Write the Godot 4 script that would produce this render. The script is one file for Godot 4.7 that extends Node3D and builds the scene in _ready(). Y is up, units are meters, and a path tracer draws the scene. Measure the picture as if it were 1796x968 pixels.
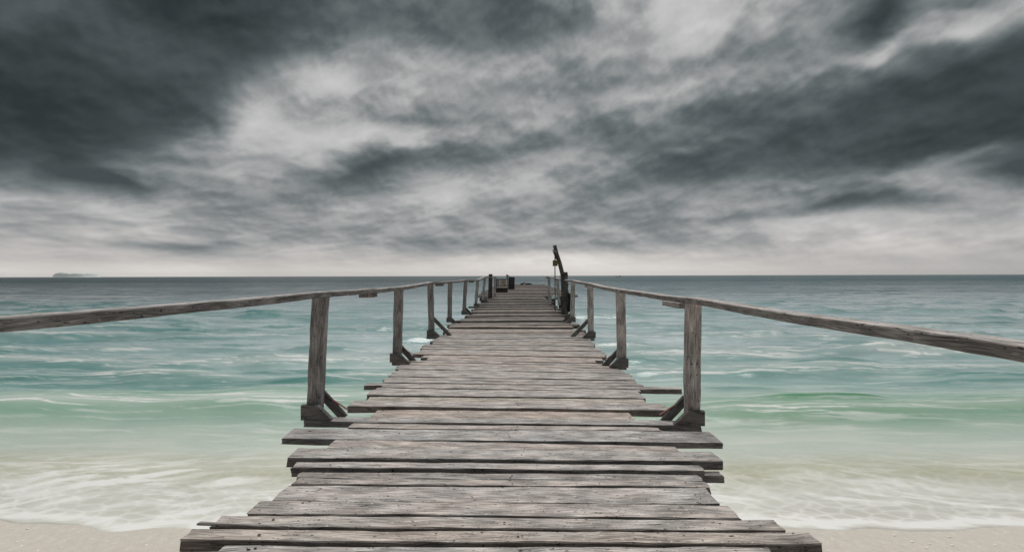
extends Node3D
# A weathered plank pier running out over a turquoise sea under storm clouds.

const EYE := 2.6            # eye height above still water
const EXPOSURE := 1.8
const OVERHEAD := 128.0       # brightness of the thin cloud overhead

var wood: StandardMaterial3D
var rail_wood: StandardMaterial3D
var dark_wood: StandardMaterial3D
var rng := RandomNumberGenerator.new()
var taken := {}
var pier: Node3D

# ---------------------------------------------------------------- names and tags
func tag(o: Node, label: String, category: String, group := "") -> void:
	o.set_meta("label", label)
	o.set_meta("category", category)
	if group != "":
		o.set_meta("group", group)

func numbered(called: String, under: Node) -> String:
	var key := str(under.get_instance_id()) + called
	var n: int = taken.get(key, 0)
	taken[key] = n + 1
	return called if n == 0 else "%s_%03d" % [called, n]

func put(called: String, mesh: Mesh, mat: Material, parent: Node, at := Vector3.ZERO) -> MeshInstance3D:
	var o := MeshInstance3D.new()
	o.name = numbered(called, parent)
	o.mesh = mesh
	if mat:
		o.material_override = mat
	o.position = at
	parent.add_child(o, true)
	return o

func thing(called: String, at: Vector3) -> Node3D:
	var o := Node3D.new()
	o.name = numbered(called, self)
	o.position = at
	add_child(o, true)
	return o

func noise(s: int, freq: float, octaves := 1, gain := 0.5) -> FastNoiseLite:
	var n := FastNoiseLite.new()
	n.noise_type = FastNoiseLite.TYPE_SIMPLEX_SMOOTH
	n.seed = s
	n.frequency = freq
	n.fractal_type = FastNoiseLite.FRACTAL_FBM if octaves > 1 else FastNoiseLite.FRACTAL_NONE
	n.fractal_octaves = octaves
	n.fractal_gain = gain
	return n

# ---------------------------------------------------------------- shapes
# A sawn timber from a to b: bevelled section, wavy edges, ragged ends.  up = the side that faces up.
# o: w2 (width at b), segs, wave, rag, tint, bevel, skew (shift of the b end of each end face)
func timber(a: Vector3, b: Vector3, up: Vector3, w: float, t: float, o := {}) -> ArrayMesh:
	var axis := (b - a)
	var length := axis.length()
	axis /= length
	var side := axis.cross(up).normalized()
	var top := side.cross(axis).normalized()
	var segs: int = o.get("segs", maxi(2, int(length / 0.16)))
	var wave: float = o.get("wave", 0.004)
	var rag: float = o.get("rag", 0.006)
	var w2: float = o.get("w2", w)
	var bv: float = minf(o.get("bevel", 0.006), minf(w, t) * 0.3)
	var tint: Color = o.get("tint", Color.WHITE)
	var sway: Array = o.get("sway", [])
	var edge_tint: Color = tint * float(o.get("edges", 1.0))  # sides and ends: unbleached wood, with shade painted into the tint as well
	var ns := noise(rng.randi() % 100000, 1.0)
	var off := Vector2(rng.randf() * maxf(0.0, 1.0 - length / 4.0), rng.randf() * maxf(0.0, 1.0 - (w + t) * 1.1))
	var st := SurfaceTool.new()
	st.begin(Mesh.PRIMITIVE_TRIANGLES)
	var rings := []
	for i in segs + 1:
		var k := float(i) / segs
		var hw := lerpf(w, w2, k) * 0.5
		var ht := t * 0.5
		var s := k * length
		var c := a + axis * s + side * ns.get_noise_2d(s * 0.8, 3.0) * wave * 0.8 + top * ns.get_noise_2d(s * 0.6, 13.0) * wave * 0.7
		if sway.size():
			c += top * float(sway[0]) * sin(k * PI * float(sway[1]))
		var pts := [Vector2(-hw + bv, ht), Vector2(0, ht), Vector2(hw - bv, ht), Vector2(hw, ht - bv), Vector2(hw, -ht + bv), Vector2(hw - bv, -ht), Vector2(-hw + bv, -ht), Vector2(-hw, -ht + bv), Vector2(-hw, ht - bv)]
		var ring := PackedVector3Array()
		for j in pts.size():
			var p: Vector2 = pts[j]
			var rough := wave * Vector2(ns.get_noise_2d(s * 3.1 + j * 7.3, 40.0 + j), ns.get_noise_2d(s * 3.1 + j * 5.1, 80.0 + j))
			# chips knocked out of the edges
			var chip := ns.get_noise_2d(s * 2.3, 120.0 + signf(p.x) * 9.0)
			if chip > 0.5 and absf(p.x) > hw * 0.5:
				p.x *= 1.0 - minf((chip - 0.5) * wave * 5.0 / maxf(hw, 0.01), 0.3)
			var q := c + side * (p.x + rough.x) + top * (p.y + rough.y * 0.6)
			if i == 0 or i == segs:
				q += axis * rag * (ns.get_noise_2d(j * 3.7, 200.0 + i) * 1.6)
			ring.append(q)
		rings.append(ring)
	var n: int = rings[0].size()
	var per := [0.0]
	for j in n:
		per.append(per[j] + rings[0][j].distance_to(rings[0][(j + 1) % n]))
	for i in segs:
		var u0 := off.x * 4.0 + length * float(i) / segs
		var u1 := off.x * 4.0 + length * float(i + 1) / segs
		for j in n:
			st.set_smooth_group(0 if j < 2 else j)
			var j2 := (j + 1) % n
			var q := [rings[i][j], rings[i + 1][j], rings[i + 1][j2], rings[i][j2]]
			var uv := [Vector2(u0, per[j]), Vector2(u1, per[j]), Vector2(u1, per[j + 1]), Vector2(u0, per[j + 1])]
			for m in [0, 1, 2, 0, 2, 3]:
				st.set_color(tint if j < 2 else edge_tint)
				st.set_uv(Vector2(uv[m].x / 4.0, (uv[m].y + off.y * 2.0) / 2.0))
				st.add_vertex(q[m])
	for e in [0, segs]:
		st.set_smooth_group(50 + e)
		var mid := Vector3.ZERO
		for p in rings[e]:
			mid += p / n
		for j in n:
			var tri := [mid, rings[e][(j + 1) % n], rings[e][j]] if e == 0 else [mid, rings[e][j], rings[e][(j + 1) % n]]
			if e == 0:
				tri = [mid, rings[e][j], rings[e][(j + 1) % n]]
			else:
				tri = [mid, rings[e][(j + 1) % n], rings[e][j]]
			for p in tri:
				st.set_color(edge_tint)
				st.set_uv(Vector2((p.dot(top) * 1.0 + off.x * 4.0) / 4.0, (p.dot(side) + off.y * 2.0) / 2.0))
				st.add_vertex(p)
	st.generate_normals()
	return st.commit()

# A flat-sided board cut to an outline in x and y, of that depth towards +z.
func cut_board(outline: PackedVector2Array, depth: float, tint: Color) -> ArrayMesh:
	var st := SurfaceTool.new()
	st.begin(Mesh.PRIMITIVE_TRIANGLES)
	st.set_smooth_group(-1)
	var off := Vector2(rng.randf(), rng.randf())
	var add := func(p: Vector3):
		st.set_color(tint)
		st.set_uv(Vector2((p.x + p.z * 0.5) / 4.0 + off.x, (p.y + p.z * 0.5) / 2.0 + off.y))
		st.add_vertex(p)
	var tris := Geometry2D.triangulate_polygon(outline)
	var inner := PackedVector2Array()
	var mid := Vector2.ZERO
	for p in outline:
		mid += p / outline.size()
	for p in outline:
		inner.append(p + (mid - p).normalized() * 0.006)
	var flip := Geometry2D.is_polygon_clockwise(outline)
	for k in range(0, tris.size(), 3):
		var t := [tris[k], tris[k + 1], tris[k + 2]]
		for m in ([0, 1, 2] if flip else [0, 2, 1]):
			add.call(Vector3(inner[t[m]].x, inner[t[m]].y, depth))
		for m in ([0, 2, 1] if flip else [0, 1, 2]):
			add.call(Vector3(outline[t[m]].x, outline[t[m]].y, 0))
	for j in outline.size():
		var p := outline[j]
		var q := outline[(j + 1) % outline.size()]
		var pi := inner[j]
		var qi := inner[(j + 1) % outline.size()]
		var d2 := depth - 0.006
		var quad := [Vector3(p.x, p.y, 0), Vector3(q.x, q.y, 0), Vector3(q.x, q.y, d2), Vector3(p.x, p.y, d2)]
		var rim := [Vector3(p.x, p.y, d2), Vector3(q.x, q.y, d2), Vector3(qi.x, qi.y, depth), Vector3(pi.x, pi.y, depth)]
		for f in [quad, rim]:
			for m in ([0, 2, 1, 0, 3, 2] if not flip else [0, 1, 2, 0, 2, 3]):
				add.call(f[m])
	st.generate_normals()
	return st.commit()

# A round log through the given points with a radius at each.
func log_shape(points: Array, radii: Array, tint: Color, sides := 14, bump := 0.06) -> ArrayMesh:
	var st := SurfaceTool.new()
	st.begin(Mesh.PRIMITIVE_TRIANGLES)
	var ns := noise(rng.randi() % 9999, 1.0)
	var rings := []
	var run := 0.0
	var runs := []
	for i in points.size():
		var p: Vector3 = points[i]
		var d: Vector3 = (points[mini(i + 1, points.size() - 1)] - points[maxi(i - 1, 0)]).normalized()
		var s := d.cross(Vector3(0.3, 0.1, 1.0)).normalized()
		var t := s.cross(d)
		if i > 0:
			run += p.distance_to(points[i - 1])
		runs.append(run)
		var ring := PackedVector3Array()
		for j in sides + 1:
			var a := TAU * (j % sides) / sides
			var r: float = radii[i] * (1.0 + bump * ns.get_noise_3d(cos(a) * 1.5, sin(a) * 1.5, run * 1.2) * 2.0)
			ring.append(p + (s * cos(a) + t * sin(a)) * r)
		rings.append(ring)
	for i in points.size() - 1:
		for j in sides:
			st.set_smooth_group(1)
			var q := [rings[i][j], rings[i][j + 1], rings[i + 1][j + 1], rings[i + 1][j]]
			var uv := [Vector2(runs[i], j), Vector2(runs[i], j + 1), Vector2(runs[i + 1], j + 1), Vector2(runs[i + 1], j)]
			for m in [0, 1, 2, 0, 2, 3]:
				st.set_color(tint)
				st.set_uv(Vector2(uv[m].x / 4.0, uv[m].y * float(radii[0]) * TAU / sides / 2.0))
				st.add_vertex(q[m])
	for e in [0, points.size() - 1]:
		st.set_smooth_group(2 + e)
		for j in sides:
			var tri := [points[e], rings[e][j + 1], rings[e][j]] if e == 0 else [points[e], rings[e][j], rings[e][j + 1]]
			for p in tri:
				st.set_color(tint)
				st.set_uv(Vector2(p.x, p.z) * 0.4)
				st.add_vertex(p)
	st.generate_normals()
	return st.commit()

# ---------------------------------------------------------------- sky
# Brightness of the cloud cover (0..255) in rows down from 31 degrees to the horizon, over 96 degrees of bearing.
const CLOUD_ROWS := [0.0, 50.0, 100.0, 150.0, 200.0, 240.0, 280.0, 320.0, 360.0, 400.0, 432.0, 452.0, 478.0]
const CLOUDS := [
	[76, 85, 72, 62, 66, 92, 105, 100, 92, 140, 172, 198, 155, 130, 105, 122, 160],
	[85, 70, 78, 62, 75, 100, 108, 110, 98, 125, 172, 200, 172, 115, 112, 165, 92],
	[56, 65, 75, 74, 80, 128, 152, 150, 150, 145, 155, 140, 118, 140, 122, 82, 72],
	[58, 66, 72, 74, 118, 188, 165, 172, 150, 130, 145, 150, 132, 102, 78, 68, 68],
	[60, 62, 68, 90, 178, 152, 136, 128, 165, 130, 145, 97, 88, 80, 72, 66, 60],
	[65, 68, 74, 145, 180, 202, 195, 165, 120, 118, 100, 100, 80, 80, 70, 66, 60],
	[76, 72, 112, 135, 178, 152, 104, 112, 130, 150, 105, 85, 82, 85, 75, 78, 80],
	[112, 80, 95, 130, 150, 118, 116, 170, 166, 140, 110, 95, 115, 120, 140, 145, 105],
	[160, 158, 170, 150, 125, 145, 165, 190, 150, 135, 140, 150, 150, 120, 130, 145, 160],
	[170, 168, 178, 165, 155, 150, 150, 145, 150, 155, 145, 160, 180, 200, 198, 195, 195],
	[180, 178, 175, 142, 165, 172, 160, 148, 148, 150, 155, 165, 172, 182, 190, 180, 172],
	[190, 188, 195, 190, 188, 186, 186, 196, 212, 214, 205, 196, 185, 184, 188, 180, 174],
	[225, 219, 224, 225, 208, 210, 212, 217, 221, 223, 222, 215, 206, 196, 189, 186, 182],
]

# Softer masses and streaks within it: middle, half length, half height, slope in degrees, change of brightness.
const STREAKS := [
	[585, 128, 70, 26, -28, 14], [560, 245, 100, 24, -8, 10], [440, 216, 45, 24, -30, 20], [640, 222, 70, 14, 10, 14],
	[672, 288, 90, 20, -20, -18], [575, 320, 70, 18, -15, -12], [800, 316, 70, 16, -8, 14], [690, 345, 120, 12, -3, 18], [760, 262, 130, 10, 0, -22],
	[1082, 25, 24, 50, 14, 26], [1135, 15, 16, 40, 30, -24], [1195, 35, 60, 45, -20, 14], [1292, 62, 20, 56, 24, -30], [1360, 50, 30, 34, 20, 26],
	[1535, 45, 100, 24, -46, -44], [1470, 85, 60, 20, -10, -20], [1550, 88, 110, 15, -36, 46], [1455, 118, 70, 10, -18, 30], [1690, 52, 120, 17, -18, 34], [1790, 22, 60, 16, -25, 20], [1690, 2, 60, 10, -10, -26],
	[1190, 150, 170, 13, -12, 18], [1010, 200, 120, 12, -14, 14], [1010, 30, 30, 60, 10, -20],
	[150, 350, 42, 13, 10, 30], [60, 352, 100, 8, 4, 22], [205, 372, 50, 12, 20, 20], [215, 322, 75, 13, -4, -26], [290, 300, 60, 12, -14, 18], [330, 425, 130, 8, -3, -26], [255, 395, 60, 10, -10, 10],
	[1600, 376, 170, 9, -4, 18], [1440, 360, 170, 12, -5, -26], [1250, 386, 150, 8, -5, -16], [1190, 262, 28, 8, -4, 40], [1050, 296, 34, 9, -8, 24], [1120, 275, 40, 9, -14, 16],
	[1720, 284, 80, 14, -16, 42], [1640, 288, 26, 9, -10, 34], [1590, 310, 100, 9, -6, 18], [1540, 300, 40, 12, -30, -16], [1770, 305, 50, 12, -8, -34], [1340, 325, 110, 10, -6, 20], [940, 310, 60, 14, -20, 18], [905, 280, 40, 10, -20, 14],
	[100, 160, 120, 60, 0, -8], [400, 28, 160, 22, 4, -10], [700, 40, 200, 40, 0, -6], [830, 70, 160, 20, 4, -10],
]
var cloud_map := PackedFloat32Array()      # 4-pixel cells, 460 wide, 122 high

func bake_clouds() -> void:
	cloud_map.resize(460 * 122)
	for y in 122:
		for x in 460:
			var gx := clampf(x * 4.0 / 112.25, 0.0, 15.999)
			var gy := clampf(y * 4.0, 0.0, 477.9)
			var r := 0
			while CLOUD_ROWS[r + 1] < gy:
				r += 1
			var tr: float = (gy - CLOUD_ROWS[r]) / (CLOUD_ROWS[r + 1] - CLOUD_ROWS[r])
			var c := int(gx)
			var ys := [0.0, 0.0, 0.0, 0.0]
			for k in 4:
				var row: Array = CLOUDS[clampi(r - 1 + k, 0, 12)]
				ys[k] = cubic(row[maxi(c - 1, 0)], row[c], row[c + 1], row[mini(c + 2, 16)], gx - c)
			cloud_map[y * 460 + x] = cubic(ys[0], ys[1], ys[2], ys[3], tr)
	for k in STREAKS:
		var a := deg_to_rad(float(k[4]))
		var reach := maxf(k[2], k[3]) * 2.2
		for y in range(maxi(0, int((k[1] - reach) / 4.0)), mini(122, int((k[1] + reach) / 4.0) + 1)):
			for x in range(maxi(0, int((k[0] - reach) / 4.0)), mini(460, int((k[0] + reach) / 4.0) + 1)):
				var dx: float = x * 4.0 - k[0]
				var dy: float = y * 4.0 - k[1]
				var p: float = (dx * cos(a) + dy * sin(a)) / k[2]
				var q: float = (-dx * sin(a) + dy * cos(a)) / k[3]
				cloud_map[y * 460 + x] += float(k[5]) * exp(-(p * p + q * q) * 1.1)

func cubic(a: float, b: float, c: float, d: float, t: float) -> float:
	return b + 0.5 * t * (c - a + t * (2.0 * a - 5.0 * b + 4.0 * c - d + t * (3.0 * (b - c) + d - a)))

var sky_warp_a := noise(11, 0.40, 6, 0.52)
var sky_warp_b := noise(12, 0.40, 6, 0.52)
var sky_puff := noise(13, 0.62, 7, 0.55)
var sky_cell := cell_noise(16, 0.75, 4)
var sky_fine := noise(17, 4.0, 4, 0.6)
var sky_wide := noise(14, 0.16, 3)
var sky_streak := noise(15, 0.5, 5, 0.55)

func cloud_relief(u: float, v: float) -> float:
	# rounded heads of cumulus with softer vapour between them
	return sky_puff.get_noise_2d(u, v)

func cell_noise(s: int, freq: float, octaves: int) -> FastNoiseLite:
	var n := noise(s, freq, octaves, 0.45)
	n.noise_type = FastNoiseLite.TYPE_CELLULAR
	n.cellular_distance_function = FastNoiseLite.DISTANCE_EUCLIDEAN
	n.cellular_return_type = FastNoiseLite.RETURN_DISTANCE
	return n

func cloud_level(bearing: float, up: float) -> float:
	# bearing in degrees from -Z (right positive), up in degrees
	var u := bearing / 7.0
	var v := 4.2 * log(1.0 + maxf(up, 0.0) / 9.0) + 0.085 * maxf(up, 0.0) - 0.13 * u * clampf(up / 8.0, 0.0, 1.0)
	var wa := sky_warp_a.get_noise_2d(u, v)
	var wb := sky_warp_b.get_noise_2d(u, v)
	var low := clampf(up / 9.0, 0.06, 1.0)
	# beyond the picture: the same storm cover, a dark belt low down and thinner cloud overhead
	var far := lerpf(205.0, 92.0, smoothstep(1.0, 9.5, up + wb * 2.0))
	far = lerpf(far, OVERHEAD, smoothstep(20.0, 42.0, up + wb * 8.0)) + 55.0 * (sky_wide.get_noise_2d(u + wa, v + wb) + 0.1) * smoothstep(2.0, 14.0, up)
	var level := far
	if absf(bearing) < 70.0 and up < 62.0:
		var b2 := deg_to_rad(bearing + wa * 2.2 * low)
		var e2 := deg_to_rad(maxf(up + wb * 1.8 * low, 0.05))
		var gx := (907.0 + 800.0 * tan(b2)) / 112.25
		var gy := 484.0 - 800.0 * tan(e2) / cos(b2)
		var away := maxf(maxf(-gx, gx - 16.0) * 112.25, -gy)
		var share := 1.0 - smoothstep(20.0, 420.0, away)
		if share > 0.0:
			gx = clampf(gx * 28.0625, 0.0, 448.9)
			gy = clampf(gy / 4.0, 0.0, 119.4)
			var c := int(gx) + int(gy) * 460
			var tx := gx - int(gx)
			level = lerpf(far, lerpf(lerpf(cloud_map[c], cloud_map[c + 1], tx), lerpf(cloud_map[c + 460], cloud_map[c + 461], tx), gy - int(gy)), share)
	# billows lit from above
	var pu := u * 1.3 + wa * 0.12
	var pv := v * 1.3 + wb * 0.12
	var h0 := cloud_relief(pu, pv)
	var rise := cloud_relief(pu + 0.06, pv + 0.20) - h0
	var s := sky_streak.get_noise_2d(u * 0.5 + v * 0.12, v * 2.6)
	var amp := lerpf(13.0, 30.0, smoothstep(70.0, 135.0, level)) * clampf(up / 4.0, 0.12, 1.0)
	amp *= lerpf(1.0, 0.8, smoothstep(185.0, 225.0, level))
	level += amp * (tanh(h0 * 2.6) * 0.55 - tanh(rise * 2.2) * 0.42 + s * 0.30 * clampf(1.4 - up / 10.0, 0.0, 1.0))
	# thick cloud never gets as bright as the gap along the horizon
	if level > 178.0:
		level = lerpf(178.0 + (level - 178.0) * 0.5, level, 1.0 - smoothstep(2.5, 7.0, up))
	return clampf(level, 52.0, 234.0)

func cloud_color(bearing: float, up: float) -> Color:
	var l := cloud_level(bearing, up)
	var cool := 1.0 - smoothstep(90.0, 190.0, l)
	var warm := (1.0 - smoothstep(1.0, 7.0, up)) * smoothstep(150.0, 215.0, l)
	return Color((l - 7.0 * cool + 4.0 * warm) / 255.0, (l + 1.5 * cool - 1.5 * warm) / 255.0, (l + 4.0 * cool - 6.0 * warm) / 255.0)

func paint_sky(width: int, from: Vector2i, size: Vector2i) -> Image:
	# part of an equirectangular picture of that width
	var bytes := PackedByteArray()
	bytes.resize(size.x * size.y * 3)
	var at := 0
	for y in size.y:
		var up := 90.0 - (from.y + y + 0.5) * 360.0 / width
		for x in size.x:
			var bearing := wrapf((from.x + x + 0.5) * 360.0 / width, -180.0, 180.0)
			if up < -1.0:
				bytes[at] = 96
				bytes[at + 1] = 110
				bytes[at + 2] = 112
			else:
				var ca := cloud_color(bearing, up)
				bytes[at] = int(ca.r * 255.0)
				bytes[at + 1] = int(ca.g * 255.0)
				bytes[at + 2] = int(ca.b * 255.0)
			at += 3
	return Image.create_from_data(size.x, size.y, false, Image.FORMAT_RGB8, bytes)

func make_sky() -> ImageTexture:
	bake_clouds()
	var whole := paint_sky(768, Vector2i.ZERO, Vector2i(768, 384))
	# close the seam behind the camera
	for y in 384:
		for k in 48:
			var f := 0.5 * (1.0 - k / 48.0)
			var a := whole.get_pixel(384 + k, y)
			var b := whole.get_pixel(383 - k, y)
			whole.set_pixel(384 + k, y, a.lerp(b, f))
			whole.set_pixel(383 - k, y, b.lerp(a, f))
	whole.resize(4096, 2048, Image.INTERPOLATE_CUBIC)
	# finer towards the open sea
	var half := Vector2i(640, 512)
	whole.blit_rect(paint_sky(4096, Vector2i(0, 524), half), Rect2i(Vector2i.ZERO, half), Vector2i(0, 524))
	whole.blit_rect(paint_sky(4096, Vector2i(-640, 524), half), Rect2i(Vector2i.ZERO, half), Vector2i(4096 - 640, 524))
	return ImageTexture.create_from_image(whole)

# ---------------------------------------------------------------- materials
func make_wood() -> void:
	var w := 2048
	var h := 1024
	var col := PackedByteArray()
	var hgt := PackedByteArray()
	col.resize(w * h * 3)
	hgt.resize(w * h)
	var n_bend := noise(31, 1.0)
	var n_grain := noise(32, 1.0)
	var n_fine := noise(33, 1.0)
	var n_blot := noise(34, 1.0, 3)
	var n_crack := noise(35, 1.0)
	var n_speck := noise(36, 1.0)
	var at := 0
	for y in h:
		for x in w:
			var bend := n_bend.get_noise_2d(x * 0.003, y * 0.008) * 12.0
			var yy := y + bend
			var grain := n_grain.get_noise_2d(x * 0.006, yy * 0.22)
			var fine := n_fine.get_noise_2d(x * 0.016, yy * 0.62)
			var blot := n_blot.get_noise_2d(x * 0.006, y * 0.018)
			var crack := absf(n_crack.get_noise_2d(x * 0.0035, yy * 0.06))
			var gate := smoothstep(-0.05, 0.30, n_blot.get_noise_2d(x * 0.008 + 90.0, y * 0.03))
			var split := (1.0 - smoothstep(0.012, 0.040, crack)) * gate
			var speck := n_speck.get_noise_2d(x * 0.05, y * 0.09)
			var v := 0.65 + 0.12 * grain + 0.16 * fine + 0.18 * blot
			v *= 1.0 - 0.72 * split
			if speck > 0.72:
				v = lerpf(v, 0.86, smoothstep(0.72, 0.86, speck) * 0.6)
			if speck < -0.78:
				v *= 1.0 - 0.5 * smoothstep(0.78, 0.88, -speck)
			v = clampf(v, 0.08, 0.95)
			var hue := n_blot.get_noise_2d(x * 0.004 + 300.0, y * 0.012)
			col[at * 3] = int(255.0 * clampf(v * (1.005 + 0.022 * hue), 0.0, 1.0))
			col[at * 3 + 1] = int(255.0 * clampf(v * (0.97 - 0.006 * hue), 0.0, 1.0))
			col[at * 3 + 2] = int(255.0 * clampf(v * (0.95 - 0.018 * hue), 0.0, 1.0))
			hgt[at] = int(255.0 * clampf(0.6 + 0.20 * grain + 0.22 * fine - 0.5 * split, 0.0, 1.0))
			at += 1
	var tex := ImageTexture.create_from_image(Image.create_from_data(w, h, false, Image.FORMAT_RGB8, col))
	var rel := ImageTexture.create_from_image(Image.create_from_data(w, h, false, Image.FORMAT_L8, hgt))
	wood = StandardMaterial3D.new()
	wood.resource_name = "weathered wood"
	wood.albedo_texture = tex
	wood.vertex_color_use_as_albedo = true
	wood.roughness = 0.85
	wood.metallic_specular = 0.3
	wood.heightmap_enabled = true
	wood.heightmap_texture = rel
	wood.heightmap_scale = 0.3
	rail_wood = wood.duplicate()
	rail_wood.resource_name = "sawn rail timber"
	rail_wood.heightmap_scale = 0.12
	dark_wood = wood.duplicate()
	dark_wood.resource_name = "dark wet timber"
	dark_wood.albedo_color = Color(0.55, 0.54, 0.53)
	dark_wood.roughness = 0.75

func plain(c: Color, rough := 0.7, called := "paint") -> StandardMaterial3D:
	var m := StandardMaterial3D.new()
	m.resource_name = called
	m.albedo_color = c
	m.roughness = rough
	m.metallic_specular = 0.35
	return m

# ---------------------------------------------------------------- the pier's shape
const PROFILE_Z := [-3.0, 0.0, 3.7, 6.2, 8.6, 11.3, 13.7, 17.0, 24.0, 60.0]
const PROFILE_L := [-1.15, -1.15, -1.15, -1.165, -1.145, -1.155, -1.14, -1.13, -1.07, -1.04]
const PROFILE_R := [-1.22, -1.22, -1.215, -1.205, -1.165, -1.137, -1.118, -1.12, -1.07, -1.04]

func deck_height(x: float, z: float) -> float:
	var d := clampf(-z, -2.99, 59.9)
	var k := 0
	while PROFILE_Z[k + 1] < d:
		k += 1
	var t: float = (d - PROFILE_Z[k]) / (PROFILE_Z[k + 1] - PROFILE_Z[k])
	var l := lerpf(PROFILE_L[k], PROFILE_L[k + 1], t)
	var r := lerpf(PROFILE_R[k], PROFILE_R[k + 1], t)
	return EYE + lerpf(l, r, (x + 1.65) / 3.05)

func tint_of(base: float, warm := 0.0) -> Color:
	return Color(base * (1.0 + warm * 0.10), base, base * (1.0 - warm * 0.07))

# left end, right end, middle z, depth, skew, taper, thickness, lift, brightness, warmth
const PLANKS := [
	[-1.27, 1.11, -1.955, 0.092, -0.085, 0.0, 0.045, 0.0, 1.0, 0.2],
	[-1.48, 1.37, -2.068, 0.090, -0.094, 0.005, 0.055, 0.006, 0.98, 0.4],
	[-1.43, 1.27, -2.192, 0.095, -0.081, -0.007, 0.045, 0.0, 0.96, 0.3],
	[-1.32, 1.11, -2.313, 0.132, -0.078, -0.005, 0.05, 0.002, 1.08, 0.3],
	[-1.27, 1.07, -2.478, 0.181, -0.081, 0.015, 0.05, 0.0, 1.05, 0.2],
	[-1.26, 1.10, -2.616, 0.077, -0.095, 0.005, 0.045, 0.002, 0.95, 0.4],
	[-1.29, 1.10, -2.717, 0.085, -0.088, 0.008, 0.05, -0.008, 0.82, 0.1],
	[-1.37, 1.16, -2.833, 0.086, -0.096, -0.008, 0.055, 0.004, 0.98, 0.1],
	[-1.46, 1.33, -3.000, 0.165, -0.105, -0.02, 0.06, 0.012, 1.0, 0.0],
	[-1.29, 1.11, -3.169, 0.141, -0.050, -0.06, 0.045, 0.0, 0.9, 0.3],
	[-1.68, 1.49, -3.385, 0.230, -0.130, 0.02, 0.045, 0.004, 1.0, -0.3],
	[-1.30, 1.12, -3.572, 0.105, -0.075, -0.03, 0.045, 0.0, 0.95, 0.2],
	[-1.70, 1.48, -3.705, 0.128, -0.111, 0.011, 0.05, 0.006, 1.0, 0.0],
	[-1.23, 0.99, -3.915, 0.253, -0.083, 0.009, 0.045, -0.012, 0.95, 0.7],
	[-1.50, 1.37, -4.148, 0.200, -0.096, 0.028, 0.06, 0.012, 1.0, 0.1],
	[-1.42, 1.22, -4.341, 0.170, -0.080, 0.012, 0.045, 0.0, 0.98, 1.0],
	[-1.47, 1.25, -4.536, 0.190, -0.056, -0.02, 0.055, 0.012, 1.0, 0.0],
	[-1.46, 1.26, -4.700, 0.100, -0.041, -0.015, 0.05, 0.0, 0.97, 0.1],
	[-1.43, 1.29, -4.811, 0.089, -0.020, 0.010, 0.05, 0.0, 1.04, 0.1],
	[-1.64, 1.76, -4.930, 0.117, -0.060, 0.004, 0.05, -0.004, 1.0, 0.2],
	[-1.48, 1.38, -5.050, 0.108, -0.029, -0.008, 0.05, 0.002, 1.06, 0.0],
	[-1.51, 1.35, -5.190, 0.143, -0.013, -0.023, 0.05, 0.0, 0.96, 0.1],
	[-1.50, 1.36, -5.410, 0.260, 0.034, -0.04, 0.05, 0.004, 1.0, 0.2],
	[-1.48, 1.38, -5.608, 0.124, 0.049, 0.01, 0.05, 0.0, 0.92, 0.1],
	[-1.53, 1.34, -5.749, 0.137, 0.044, -0.007, 0.05, 0.004, 1.0, 0.6],
	[-1.55, 1.31, -5.900, 0.136, 0.061, -0.02, 0.045, 0.0, 0.94, 0.3],
	[-1.44, 1.24, -6.060, 0.160, 0.077, -0.016, 0.045, 0.0, 1.0, 0.3],
	[-1.71, 1.46, -6.210, 0.120, 0.097, 0.001, 0.055, 0.004, 0.95, 0.0],
	[-1.27, 1.09, -6.386, 0.201, 0.069, 0.005, 0.045, 0.004, 0.86, 0.7],
	[-1.38, 1.22, -6.600, 0.206, 0.084, -0.019, 0.05, 0.0, 0.98, 0.2],
	[-1.55, 1.30, -6.790, 0.154, 0.059, 0.02, 0.055, 0.008, 0.98, 0.9],
	[-1.51, 1.34, -7.040, 0.330, 0.068, -0.010, 0.05, 0.0, 1.04, 0.0],
	[-1.54, 1.32, -7.320, 0.210, 0.048, 0.03, 0.05, 0.004, 0.95, 0.2],
	[-1.57, 1.27, -7.560, 0.230, 0.050, 0.02, 0.05, 0.0, 0.9, 0.2],
	[-1.46, 1.30, -7.790, 0.200, 0.090, 0.01, 0.05, 0.004, 1.0, 0.1],
	[-1.53, 1.34, -8.020, 0.220, 0.130, 0.008, 0.05, 0.0, 0.92, 0.3],
	[-1.50, 1.32, -8.240, 0.190, 0.125, -0.01, 0.05, 0.0, 0.98, 0.1],
	[-1.48, 1.34, -8.450, 0.190, 0.125, 0.0, 0.05, 0.004, 0.9, 0.2],
	[-1.72, 1.44, -8.670, 0.210, 0.150, -0.01, 0.055, 0.006, 0.96, 0.1],
]

func lay_plank(xl: float, xr: float, z: float, w: float, skew: float, taper: float, thick: float, lift: float, bright: float, warm: float, near: bool) -> void:
	var za := z - skew * 0.5
	var zb := z + skew * 0.5
	var a := Vector3(xl, deck_height(xl, z) + lift - thick * 0.5, za)
	var b := Vector3(xr, deck_height(xr, z) + lift - thick * 0.5, zb)
	var c := (a + b) * 0.5
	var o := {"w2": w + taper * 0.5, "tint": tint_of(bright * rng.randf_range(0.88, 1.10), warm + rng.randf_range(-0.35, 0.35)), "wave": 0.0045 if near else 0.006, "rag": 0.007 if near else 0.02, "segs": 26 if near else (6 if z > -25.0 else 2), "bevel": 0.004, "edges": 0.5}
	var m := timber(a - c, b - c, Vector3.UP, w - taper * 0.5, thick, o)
	put("plank", m, wood, pier, c)

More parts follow.
